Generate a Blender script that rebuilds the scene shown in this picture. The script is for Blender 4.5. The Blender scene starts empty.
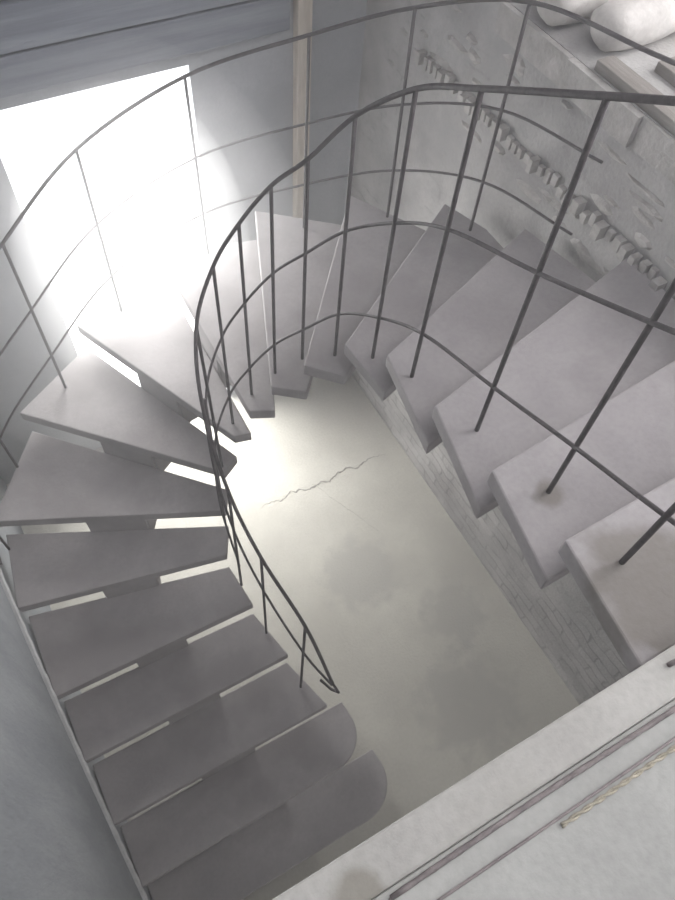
import bpy, math, random
from mathutils import Vector, Matrix
random.seed(7)
CZ=4.77            # eye height above ground floor
LAND=CZ-1.35       # upper landing level
RISE=.19
TH=.065
sc=bpy.context.scene
def Z(d): return CZ-d

# ---------------------------------------------------------------- materials
def concrete(name,c1,c2,scale=3.0,bump=.25,c3=None,rough=.9,fine=60,stretch=(1,1,1)):
    m=bpy.data.materials.new(name); m.use_nodes=True
    nt=m.node_tree; N=nt.nodes; L=nt.links
    b=N['Principled BSDF']; b.inputs['Roughness'].default_value=rough
    b.inputs['Specular IOR Level'].default_value=.2
    tc=N.new('ShaderNodeTexCoord'); mp=N.new('ShaderNodeMapping'); mp.inputs['Scale'].default_value=stretch
    L.new(tc.outputs['Object'],mp.inputs['Vector'])
    n1=N.new('ShaderNodeTexNoise'); n1.inputs['Scale'].default_value=scale; n1.inputs['Detail'].default_value=6; n1.inputs['Roughness'].default_value=.6
    n2=N.new('ShaderNodeTexNoise'); n2.inputs['Scale'].default_value=fine; n2.inputs['Detail'].default_value=4
    L.new(mp.outputs[0],n1.inputs['Vector']); L.new(mp.outputs[0],n2.inputs['Vector'])
    r=N.new('ShaderNodeValToRGB'); r.color_ramp.elements[0].position=.35; r.color_ramp.elements[1].position=.65
    r.color_ramp.elements[0].color=(*c1,1); r.color_ramp.elements[1].color=(*c2,1)
    L.new(n1.outputs[0],r.inputs[0])
    out=r.outputs[0]
    mx=N.new('ShaderNodeMixRGB'); mx.blend_type='MULTIPLY'; mx.inputs[0].default_value=.22
    r2=N.new('ShaderNodeValToRGB'); r2.color_ramp.elements[0].position=.3; r2.color_ramp.elements[1].position=.6
    r2.color_ramp.elements[0].color=(.6,.6,.6,1); r2.color_ramp.elements[1].color=(1,1,1,1)
    L.new(n2.outputs[0],r2.inputs[0]); L.new(out,mx.inputs[1]); L.new(r2.outputs[0],mx.inputs[2]); out=mx.outputs[0]
    if c3:
        n3=N.new('ShaderNodeTexNoise'); n3.inputs['Scale'].default_value=scale*.45; n3.inputs['Detail'].default_value=8; n3.inputs['Roughness'].default_value=.7
        L.new(mp.outputs[0],n3.inputs['Vector'])
        r3=N.new('ShaderNodeValToRGB'); r3.color_ramp.elements[0].position=.50; r3.color_ramp.elements[1].position=.66
        L.new(n3.outputs[0],r3.inputs[0])
        m3=N.new('ShaderNodeMixRGB'); L.new(r3.outputs[0],m3.inputs[0]); L.new(out,m3.inputs[1]); m3.inputs[2].default_value=(*c3,1); out=m3.outputs[0]
    L.new(out,b.inputs['Base Color'])
    bp=N.new('ShaderNodeBump'); bp.inputs['Strength'].default_value=bump; bp.inputs['Distance'].default_value=.02
    ad=N.new('ShaderNodeMath'); ad.operation='MULTIPLY_ADD'; ad.inputs[1].default_value=.3
    L.new(n2.outputs[0],ad.inputs[0]); L.new(n1.outputs[0],ad.inputs[2]); L.new(ad.outputs[0],bp.inputs['Height'])
    L.new(bp.outputs[0],b.inputs['Normal'])
    return m
def stains(m,spots,col):
    """damp cement stains round given points of the real surface"""
    nt=m.node_tree;N=nt.nodes;L=nt.links;b=N['Principled BSDF']
    for (x,y,z,r) in spots:
        src=b.inputs['Base Color'].links[0].from_socket
        tc=N.new('ShaderNodeTexCoord')
        nz=N.new('ShaderNodeTexNoise'); nz.inputs['Scale'].default_value=9; nz.inputs['Detail'].default_value=5; L.new(tc.outputs['Object'],nz.inputs['Vector'])
        vm=N.new('ShaderNodeVectorMath'); vm.operation='DISTANCE'; L.new(tc.outputs['Object'],vm.inputs[0]); vm.inputs[1].default_value=(x,y,z)
        ma=N.new('ShaderNodeMath'); ma.operation='MULTIPLY_ADD'; L.new(nz.outputs[0],ma.inputs[0]); ma.inputs[1].default_value=r*1.6; L.new(vm.outputs['Value'],ma.inputs[2])
        mr=N.new('ShaderNodeMapRange'); L.new(ma.outputs[0],mr.inputs[0]); mr.inputs[1].default_value=r*1.45; mr.inputs[2].default_value=r*1.85; mr.inputs[3].default_value=.65; mr.inputs[4].default_value=0
        mx=N.new('ShaderNodeMixRGB'); L.new(mr.outputs[0],mx.inputs[0]); L.new(src,mx.inputs[1]); mx.inputs[2].default_value=(*col,1); L.new(mx.outputs[0],b.inputs['Base Color'])
def brickmat(name,c1,c2,mortar):
    m=concrete(name,c1,c2,2.5,.8,(.27,.265,.26))
    nt=m.node_tree;N=nt.nodes;L=nt.links;b=N['Principled BSDF']
    src=b.inputs['Base Color'].links[0].from_socket
    tc=N.new('ShaderNodeTexCoord'); sp=N.new('ShaderNodeSeparateXYZ'); cb=N.new('ShaderNodeCombineXYZ')
    L.new(tc.outputs['Object'],sp.inputs[0]); L.new(sp.outputs[1],cb.inputs[0]); L.new(sp.outputs[2],cb.inputs[1])
    nz=N.new('ShaderNodeTexNoise'); nz.inputs['Scale'].default_value=5; nz.inputs['Detail'].default_value=5
    L.new(cb.outputs[0],nz.inputs['Vector'])
    vm=N.new('ShaderNodeVectorMath'); vm.operation='MULTIPLY_ADD'; vm.inputs[1].default_value=(.12,.12,.0)
    L.new(nz.outputs['Color'],vm.inputs[0]); L.new(cb.outputs[0],vm.inputs[2])
    br=N.new('ShaderNodeTexBrick'); br.inputs['Scale'].default_value=1; br.inputs['Brick Width'].default_value=.25; br.inputs['Row Height'].default_value=.085
    br.inputs['Mortar Size'].default_value=.012; br.inputs['Mortar Smooth'].default_value=.9; br.inputs['Color1'].default_value=(1,1,1,1); br.inputs['Color2'].default_value=(.78,.76,.76,1); br.inputs['Mortar'].default_value=(*mortar,1)
    L.new(vm.outputs[0],br.inputs['Vector'])
    pn=N.new('ShaderNodeTexNoise'); pn.inputs['Scale'].default_value=1.9; pn.inputs['Detail'].default_value=10; pn.inputs['Roughness'].default_value=.75
    L.new(cb.outputs[0],pn.inputs['Vector'])
    # bare brick low down, plaster remains higher up
    hz=N.new('ShaderNodeMapRange'); L.new(sp.outputs[2],hz.inputs[0]); hz.inputs[1].default_value=1.2; hz.inputs[2].default_value=2.7; hz.inputs[3].default_value=.07; hz.inputs[4].default_value=-.10
    ad=N.new('ShaderNodeMath'); L.new(pn.outputs[0],ad.inputs[0]); L.new(hz.outputs[0],ad.inputs[1])
    pr=N.new('ShaderNodeValToRGB'); pr.color_ramp.elements[0].position=.46; pr.color_ramp.elements[1].position=.62; L.new(ad.outputs[0],pr.inputs[0])
    mx=N.new('ShaderNodeMixRGB'); mx.blend_type='MULTIPLY'; L.new(pr.outputs[0],mx.inputs[0])
    L.new(src,mx.inputs[1]); L.new(br.outputs[0],mx.inputs[2]); L.new(mx.outputs[0],b.inputs['Base Color'])
    return m
M_tread=concrete('tread_concrete',(.265,.248,.25),(.345,.325,.327),2.6,.15,(.235,.218,.218))
stains(M_tread,[(1.02,.14,LAND-.19,.2),(1.06,.50,LAND-.38,.05)],(.15,.135,.112))
M_land=concrete('landing_concrete',(.34,.34,.325),(.42,.42,.40),2.5,.2,(.30,.30,.285))
M_edge=concrete('landing_edge_concrete',(.38,.37,.35),(.46,.45,.425),4,.25,(.33,.32,.295))
stains(M_edge,[(.10,-.05,LAND,.05)],(.2,.185,.15))
M_floor=concrete('floor_screed',(.37,.355,.32),(.46,.445,.40),1.3,.4,(.35,.335,.305))
stains(M_floor,[(1.75,.95,0,.25),(1.3,1.5,0,.3),(1.5,.4,0,.35)],(.30,.29,.27))
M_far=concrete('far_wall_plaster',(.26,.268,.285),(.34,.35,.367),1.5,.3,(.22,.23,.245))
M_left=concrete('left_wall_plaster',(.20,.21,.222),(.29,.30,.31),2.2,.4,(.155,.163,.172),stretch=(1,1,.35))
M_right=brickmat('rough_masonry',(.27,.26,.255),(.42,.41,.40),(.5,.49,.48))
M_rub=concrete('rubble_masonry',(.30,.285,.27),(.42,.405,.39),9,.8)
M_form=concrete('formwork_timber',(.15,.16,.185),(.23,.242,.27),3,.3,stretch=(.4,1,8))
M_plank=concrete('weathered_plank',(.42,.37,.31),(.52,.47,.41),6,.2,stretch=(6,6,.6))
M_dplank=concrete('dark_plank',(.16,.145,.13),(.25,.23,.21),6,.3,stretch=(6,.6,6))
M_steel=concrete('rusty_rebar_steel',(.035,.03,.032),(.07,.06,.062),30,.2,rough=.6)
M_rod=concrete('dusty_rebar_steel',(.16,.14,.14),(.25,.22,.215),30,.2,rough=.7)
M_rope=concrete('rope_fibre',(.36,.33,.26),(.45,.41,.33),60,.4)
M_sack=concrete('woven_sack',(.42,.40,.38),(.55,.525,.50),8,.4)
M_out=concrete('bright_yard_ground',(.78,.78,.78),(.88,.88,.88),.5,.1)
M_litstrip=concrete('lit_wall_foot',(.42,.42,.42),(.54,.54,.54),12,.5)  # pale tone standing in for light on the foot of the left wall
M_crack=concrete('crack_dust',(.15,.14,.125),(.24,.23,.21),12,.5)

# ---------------------------------------------------------------- mesh helpers
class MB:
    def __init__(s): s.v=[];s.f=[];s.m=[]
    def prism(s,poly,z0,z1,mi=0):
        n=len(poly)
        a=sum(poly[i][0]*poly[(i+1)%n][1]-poly[(i+1)%n][0]*poly[i][1] for i in range(n))
        if a<0: poly=poly[::-1]
        o=len(s.v)
        s.v+=[(x,y,z0) for x,y in poly]+[(x,y,z1) for x,y in poly]
        s.f.append([o+i for i in range(n)][::-1]); s.m.append(mi)
        s.f.append([o+n+i for i in range(n)]); s.m.append(mi)
        for i in range(n):
            j=(i+1)%n; s.f.append([o+i,o+j,o+n+j,o+n+i]); s.m.append(mi)
    def box(s,x0,x1,y0,y1,z0,z1,mi=0): s.prism([(x0,y0),(x1,y0),(x1,y1),(x0,y1)],z0,z1,mi)
    def tube(s,pts,r,n=8,mi=0,rib=0):
        pts=[Vector(p) for p in pts]; o=len(s.v); up=None
        for i,p in enumerate(pts):
            t=(pts[min(i+1,len(pts)-1)]-pts[max(i-1,0)]).normalized()
            if up is None:
                up=Vector((0,0,1)) if abs(t.z)<.9 else Vector((1,0,0))
            side=t.cross(up).normalized(); up=side.cross(t).normalized()
            rr=r*(1+(rib if i%2 else 0))
            for k in range(n):
                a=2*math.pi*k/n; s.v.append(tuple(p+side*math.cos(a)*rr+up*math.sin(a)*rr))
        for i in range(len(pts)-1):
            for k in range(n):
                k2=(k+1)%n; s.f.append([o+i*n+k,o+i*n+k2,o+(i+1)*n+k2,o+(i+1)*n+k]); s.m.append(mi)
        s.f.append([o+k for k in range(n)]); s.m.append(mi)
        q=o+(len(pts)-1)*n; s.f.append([q+k for k in range(n)][::-1]); s.m.append(mi)
    def make(s,name,mats,bevel=0,smooth=False):
        me=bpy.data.meshes.new(name); me.from_pydata(s.v,[],s.f)
        for m in mats: me.materials.append(m)
        for p,mi in zip(me.polygons,s.m): p.material_index=mi; p.use_smooth=smooth
        import bmesh
        bm=bmesh.new(); bm.from_mesh(me); bmesh.ops.recalc_face_normals(bm,faces=bm.faces); bm.to_mesh(me); bm.free()
        ob=bpy.data.objects.new(name,me); bpy.context.collection.objects.link(ob)
        if bevel:
            b=ob.modifiers.new('bevel','BEVEL'); b.width=bevel; b.segments=2; b.limit_method='ANGLE'
        return ob
def lerp(a,b,t): return tuple(a[i]+(b[i]-a[i])*t for i in range(len(a)))
def spline(P,n=10):
    P=[Vector(p) for p in P]; Q=[P[0]*2-P[1]]+P+[P[-1]*2-P[-2]]; o=[]
    for i in range(1,len(Q)-2):
        for k in range(n):
            t=k/n; a,b,c,d=Q[i-1:i+3]
            o.append(.5*((2*b)+(c-a)*t+(2*a-5*b+4*c-d)*t*t+(-a+3*b-3*c+d)*t**3))
    o.append(P[-1]); return o

# ---------------------------------------------------------------- staircase
XR=2.13; XL=-.66; YF=3.32
F={0:((.86,.012),(XR-.01,.012)),
1:((.90,.33),(XR-.01,.36)),2:((.96,.64),(XR-.01,.74)),3:((1.04,1.0),(XR-.01,1.26)),4:((1.11,1.38),(2.02,1.72)),5:((1.08,1.63),(1.95,2.19)),
6:((.95,1.74),(1.69,2.64)),7:((.83,1.83),(1.28,2.95)),8:((.73,1.87),(.74,3.06)),9:((.645,1.89),(.18,2.94)),10:((.55,1.83),(-.27,2.66)),
11:((.49,1.72),(-.60,2.21)),12:((.41,1.57),(-.65,1.79)),13:((.44,1.32),(-.65,1.34)),14:((.51,1.03),(-.65,1.03)),15:((.60,.72),(-.65,.72)),
16:((.66,.42),(-.65,.41)),17:((.72,.12),(-.65,.12))}
st=MB()
for k in range(1,18):
    zt=LAND-RISE*k
    fi,fo=F[k]; bi0,bo0=F[k-1]; bi,bo=bi0,bo0
    if k>=2:
        pi,po=F[k-2]; ov=.10 if k<=8 else {9:.0,10:.02,11:.03,12:.04,13:.07,14:.065,15:.05,16:.04,17:.06}[k]
        bi=lerp(bi,pi,ov); bo=lerp(bo,po,ov*.9)
    poly=[fi,fo]
    if k in (5,): poly.append((2.03,1.95))
    poly+=[bo,bi]
    if k in (16,17):
        r=.2 if k==16 else .22
        cx,cy=fi[0]-r+.06,fi[1]+r
        arc=[(cx+r*math.cos(a),cy+r*math.sin(a)) for a in [math.radians(x) for x in range(-90,1,10)]]
        poly=[fo]+arc+[(fi[0]+.05,bi[1]),bo]
    st.prism(poly,zt-TH,zt)
    a0,a1=(.36,.62)
    c=[lerp(fi,fo,a0),lerp(fi,fo,a1),lerp(bi0,bo0,a1),lerp(bi0,bo0,a0)]
    # haunch of the central monobeam under the tread
    st.prism([lerp(c[0],c[3],.08),lerp(c[1],c[2],.08),c[2],c[3]],max(0,zt-.30),zt-TH+.002)
    # riser block carrying the next tread up, set just behind its nosing
    q=[lerp(c[0],c[3],1.02 if k>8 else 1.06),lerp(c[1],c[2],1.02 if k>8 else 1.06),lerp(c[0],c[3],1.5),lerp(c[1],c[2],1.5)]
    st.prism([q[0],q[1],q[3],q[2]],zt-TH-.1,zt+RISE-TH+.002)
stairs=st.make('concrete_staircase',[M_tread],bevel=.006)

# added pale strip imitating the lit wall foot along the lower flight
sk=MB()
pts=[(XL+.006,t,LAND-RISE*k+.05) for t,k in [(2.35,10.6),(1.9,11.6),(1.55,12.5),(1.2,13.5),(.87,14.5),(.56,15.5),(.26,16.5),(-.03,17.4)]]
sk.tube(spline(pts,8),.014,6,rib=.25)
sk.make('lit_strip_1',[M_litstrip])

# ---------------------------------------------------------------- landing
ld=MB()
ld.box(XL,XR,-2.6,-.065,LAND-.2,LAND-.006,0)
ld.box(XL,XR,-.065,.012,LAND-.26,LAND,1)
ld.make('landing_slab',[M_land,M_edge],bevel=.006)

# ---------------------------------------------------------------- railings
def railing(posts,lead,tail,heights,ext=None,dh=None):
    mb=MB()
    allp=lead+posts+tail
    for hi,h in enumerate(heights):
        pp=[]
        for i,(x,y,d) in enumerate(allp):
            e=(dh(i-len(lead),hi) if dh else 0)
            pp.append(Vector((x,y,Z(d)+h+e)))
        if ext: pp=ext(hi,h,pp)
        mb.tube(spline(pp,8),.006 if hi else .0082,8)
    for i,(x,y,d) in enumerate(posts):
        top=heights[0]+(dh(i,0) if dh else 0)
        n=6
        lx,ly=random.uniform(-.012,.012),random.uniform(-.012,.012)
        mb.tube([(x+lx*(1-j/n),y+ly*(1-j/n),Z(d)-.01+(top+.01)*j/n) for j in range(n+1)],.0075,8)
    return mb
inner=[(.99,.23,1.54),(1.06,.52,1.73),(1.11,.86,1.92),(1.15,1.25,2.11),(1.16,1.52,2.30),(1.11,1.74,2.49),(.99,1.82,2.55),(.89,1.90,2.68),(.78,1.95,2.87),(.67,1.97,3.06),(.54,1.88,3.25),(.46,1.70,3.50),(.44,1.46,3.82),(.46,1.19,4.01),(.52,.88,4.20)]
def ext(hi,h,pp):
    e=Vector((.57,.68,Z(4.37)))
    if hi==0: return pp+[e+Vector((0,0,.86))]
    if hi==1: return pp+[e+Vector((0,0,.82))]
    return pp[:-2]
def dh(i,hi):
    base={6:-.035,7:-.035,8:-.01}.get(i,0)
    if hi==0: return {3:.05,4:.085,5:.075}.get(i,.075 if i<3 else base)
    if hi==1: return .03 if i<=5 else base
    return .02 if i==5 else base
rm=railing(inner,[(.97,-.15,1.37)],[],[1.07,.66,.23],ext,dh)
rm.tube([(.50,1.80,Z(3.44)+.0),(.50,1.80,Z(3.44)+.9)],.009)
rm.tube([(.57,.68,Z(4.37)+.86),(.585,.64,Z(4.37)+.80),(.57,.68,Z(4.37)+.74),(.54,.74,Z(4.3)+.70)],.007)
rm.make('stair_railing',[M_steel],smooth=True)
outer=[(1.95,1.98,2.30),(1.78,2.42,2.49),(1.47,2.72,2.68),(.98,2.95,2.87),(.44,2.93,3.06),(0,2.72,3.25),(-.40,2.47,3.44),(-.59,2.13,3.63)]
def ext2(hi,h,pp):
    if hi==0: return [Vector((2.06,1.25,CZ-1.19))]+pp
    return pp
ro=railing(outer,[(2.05,1.50,2.25)],[(-.62,1.95,3.70)],[1.02,.61,.27],ext2)
ro.make('stair_railing.001',[M_steel],smooth=True)

# ---------------------------------------------------------------- room
w=MB()
TOP=6.6
D0,D1,DT=.15,1.13,CZ-2.03
w.box(XL-.3,D0,YF,YF+.3,0,TOP); w.box(D1,XR+.3,YF,YF+.3,0,TOP); w.box(D0,D1,YF,YF+.3,DT,TOP)
w.make('wall_far',[M_far])
lb=MB()
for i,(a,b_,p) in enumerate([(1.95,1.78,.05),(1.765,1.58,.06),(1.565,1.36,.05),(1.345,1.1,.045)]):
    lb.box(XL+.01,1.66,YF-p,YF,CZ-a,CZ-b_)
lb.make('formwork_lintel',[M_form],bevel=.006)
pk=MB(); pk.box(1.70,1.78,YF-.06,YF-.001,0,TOP-.2); pk.make('timber_post',[M_plank],bevel=.004)
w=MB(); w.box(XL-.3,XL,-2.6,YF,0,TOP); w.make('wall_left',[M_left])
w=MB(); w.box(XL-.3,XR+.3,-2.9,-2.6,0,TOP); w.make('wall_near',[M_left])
w=MB()
w.box(XR,XR+.3,-2.6,YF,0,CZ-1.45); w.box(XR,XR+.3,2.3,YF,CZ-1.45,TOP)
w.make('wall_right',[M_right])
rb=MB()
t=2.78
while t>1.06:
    wd=random.uniform(.025,.04); pr=random.uniform(.02,.05); h=random.uniform(.035,.065)
    z=CZ-1.91+random.uniform(-.012,.012)
    rb.box(XR-pr,XR,t-wd,t,z-h*.6,z+h*.4); t-=wd+random.uniform(.012,.022)
# irregular smears of broken mortar above the toothed course
for i in range(46):
    t=random.uniform(1.0,3.25); z=CZ-random.uniform(1.5,2.1); n=7; a0=random.random()
    rx=random.uniform(.03,.12); rz=random.uniform(.01,.03); dp=random.uniform(.006,.018); o=len(rb.v)
    ring=[(t+rx*math.cos(6.283*k/n+a0)*random.uniform(.6,1.2),z+rz*math.sin(6.283*k/n+a0)*random.uniform(.6,1.2)) for k in range(n)]
    rb.v+=[(XR,y,zz) for y,zz in ring]+[(XR-dp,t+(y-t)*.6,z+(zz-z)*.5) for y,zz in ring]
    rb.f.append([o+n+k for k in range(n)]); rb.m.append(0)
    for k in range(n):
        k2=(k+1)%n; rb.f.append([o+k,o+k2,o+n+k2,o+n+k]); rb.m.append(0)
t=2.3
while t>-.3:
    wd=random.uniform(.2,.5); rb.box(XR-random.uniform(.015,.035),XR,t-wd,t,CZ-1.56+random.uniform(-.02,.02),CZ-1.452); t-=wd+.004
rb.make('broken_brick_course',[M_rub],bevel=.006)
w=MB(); w.box(XR+.3,4.6,-2.6,2.3,CZ-1.66,CZ-1.45); w.make('upper_floor_slab',[M_rub])
w=MB(); w.box(XR+.3,4.6,2.3,2.5,CZ-1.45,TOP); w.make('wall_upper_room',[M_rub])
w=MB(); w.box(XL-.3,XR+.3,-2.9,YF+.3,-.15,0); w.make('floor',[M_floor])
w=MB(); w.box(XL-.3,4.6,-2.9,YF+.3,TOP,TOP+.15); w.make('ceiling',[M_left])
w=MB(); w.box(-15,18,YF+.3,30,-.2,-.02); w.make('yard_ground',[M_out])
# hairline crack wandering across the screed
ck=MB()
def crack(a,b,wid,n=70):
    p=[];off=0
    for i in range(n+1):
        u=i/n; off=off*.88+random.uniform(-.014,.014)
        p.append((a[0]+(b[0]-a[0])*u,a[1]+(b[1]-a[1])*u+off,wid*(.2+random.random())*(1-abs(2*u-1)**3)+.0006))
    for i in range(n):
        x0,y0,w0=p[i];x1,y1,w1=p[i+1]
        ck.prism([(x0,y0-w0),(x1,y1-w1),(x1,y1+w1),(x0,y0+w0)],.0,.0012)
crack((.92,2.27),(1.98,2.28),.007); crack((1.35,2.3),(1.6,1.7),.0022,30)
ck.make('floor_crack',[M_crack])

def sack(name,x,y,r,l,ang):
    mb=MB(); n=24; rings=18
    for i in range(rings+1):
        u=i/rings
        rr=r*(1-.18*abs(2*u-1)**4)*(1+.04*math.sin(9*u+x*5)); 
        if i in(0,rings): rr*=.7
        for k in range(n):
            a=2*math.pi*k/n; q=rr*(1+.05*math.sin(3*a+u*5)+.02*math.sin(7*a+u*11))
            lx=(u)*l; ly=q*math.cos(a); lz=q*math.sin(a)*.85+r*.87
            mb.v.append((x+lx*math.cos(ang)-ly*math.sin(ang),y+lx*math.sin(ang)+ly*math.cos(ang),CZ-1.45+lz))
    for i in range(rings):
        for k in range(n):
            k2=(k+1)%n; mb.f.append([i*n+k,i*n+k2,(i+1)*n+k2,(i+1)*n+k]); mb.m.append(0)
    mb.f.append(list(range(n))); mb.m.append(0); mb.f.append([rings*n+k for k in range(n)]); mb.m.append(0)
    return mb.make(name,[M_sack],smooth=True)
sack('cement_sack',2.12,2.06,.10,.6,.15)
sack('cement_sack.001',2.2,1.84,.10,.6,.1)
pl=MB(); pl.box(2.135,2.215,.3,1.76,CZ-1.45,CZ-1.41); pl.box(2.34,2.49,.3,1.66,CZ-1.45,CZ-1.41); pl.make('timber_planks',[M_dplank],bevel=.004)

rd=MB()
n=60
rd.tube([(.14+(1.6)*i/n,-.078+.002*math.sin(i*.15),LAND+.001) for i in range(n+1)],.0045,8,rib=.15)
rd.tube([(.14,-.078,LAND+.002),(.115,-.09,LAND+.002),(.12,-.11,LAND+.002),(.18,-.118,LAND+.0),(1.7,-.118,LAND+.0)],.0025)
rd.tube([(.80+.05*i,-.012-.004*i,LAND+.005) for i in range(8)],.005,8,rib=.15)
rd.make('rebar_rods',[M_rod],smooth=True)
rp=MB()
for ph in (0,math.pi):
    rp.tube([(.45+1.2*i/240,-.130+.0025*math.cos(i*.55+ph),LAND-.003+.0025*math.sin(i*.55+ph)) for i in range(241)],.0025,6)
rp.make('twisted_rope',[M_rope],smooth=True)

# scatter volumes added for a low-contrast veil, denser for glare at the doorway
def volmat(name,dens,an):
    hm=bpy.data.materials.new(name); hm.use_nodes=True; nt=hm.node_tree; nt.nodes.clear()
    vo=nt.nodes.new('ShaderNodeVolumeScatter'); vo.inputs['Density'].default_value=dens; vo.inputs['Anisotropy'].default_value=an; vo.inputs['Color'].default_value=(.985,.98,1,1)
    om=nt.nodes.new('ShaderNodeOutputMaterial'); nt.links.new(vo.outputs[0],om.inputs['Volume']); return hm
hz=MB(); hz.box(XL+.002,XR-.002,-2.59,YF-.07,.01,TOP-.01)
ho=hz.make('veil_haze',[volmat('veil_scatter',.045,.4)])
for nm,c,R3,dn in [('door_glare_inner',(.60,2.92,1.95),(.62,.30,1.05),.55),('door_glare_outer',(.52,2.70,1.9),(.95,.52,1.4),.2)]:  # dense ellipsoids added to imitate bloom round the bright doorway
    dv=MB(); nu,nv=20,28
    for i in range(1,nu):
        th=math.pi*i/nu
        for j in range(nv):
            ph=2*math.pi*j/nv
            dv.v.append((c[0]+R3[0]*math.sin(th)*math.cos(ph),c[1]+R3[1]*math.sin(th)*math.sin(ph),c[2]+R3[2]*math.cos(th)))
    for i in range(nu-2):
        for j in range(nv):
            j2=(j+1)%nv; dv.f.append([i*nv+j,i*nv+j2,(i+1)*nv+j2,(i+1)*nv+j]); dv.m.append(0)
    dv.f.append(list(range(nv))); dv.m.append(0); dv.f.append([(nu-2)*nv+j for j in range(nv)]); dv.m.append(0)
    d=dv.make(nm,[volmat(nm+'_haze',dn,.3)]); d.parent=ho

# ---------------------------------------------------------------- lights
def area(name,loc,tgt,sx,sy,e,col=(1,1,1)):
    l=bpy.data.lights.new(name,'AREA'); l.shape='RECTANGLE'; l.size=sx; l.size_y=sy; l.energy=e; l.color=col
    o=bpy.data.objects.new(name,l); bpy.context.collection.objects.link(o); o.location=loc
    o.rotation_euler=(Vector(tgt)-Vector(loc)).to_track_quat('-Z','Y').to_euler(); return o
area('door_daylight',(.64,4.2,2.3),(1.0,1.2,.6),2.0,2.6,600,(1,.995,.98))
area('upper_window_light',(3.6,.4,6.2),(.8,1.4,2.4),1.6,1.6,74,(1,.965,.98))
area('stairwell_fill',(.9,.2,6.4),(.9,1.6,0),2.2,2.2,58,(1,.975,1))  # fill lamp added under the closed ceiling to light the stairwell
area('ground_floor_fill',(1.0,-2.3,1.8),(1.3,1.5,0),1.6,1.2,30,(1,.985,.97))  # unseen fill lamp added below the landing to brighten the floor
wd=bpy.data.worlds.new('world'); sc.world=wd; wd.use_nodes=True
wd.node_tree.nodes['Background'].inputs[0].default_value=(.97,.97,1,1); wd.node_tree.nodes['Background'].inputs[1].default_value=4.5
sc.view_settings.view_transform='Standard'

# ---------------------------------------------------------------- camera
cd=bpy.data.cameras.new('camera'); cam=bpy.data.objects.new('camera',cd); bpy.context.collection.objects.link(cam)
cd.sensor_width=36; cd.lens=28.8; cd.clip_start=.02
Rr=Vector((.829,-.559,0)); Dn=Vector((-.474,-.703,-.53)); 
X=(.99456*Rr-.1042*Dn).normalized(); Yd=(.1042*Rr+.99456*Dn); Yd=(Yd-X*Yd.dot(X)).normalized(); Yu=-Yd; Zb=X.cross(Yu)
cam.matrix_world=Matrix(((X.x,Yu.x,Zb.x,0),(X.y,Yu.y,Zb.y,0),(X.z,Yu.z,Zb.z,CZ),(0,0,0,1)))
sc.camera=cam
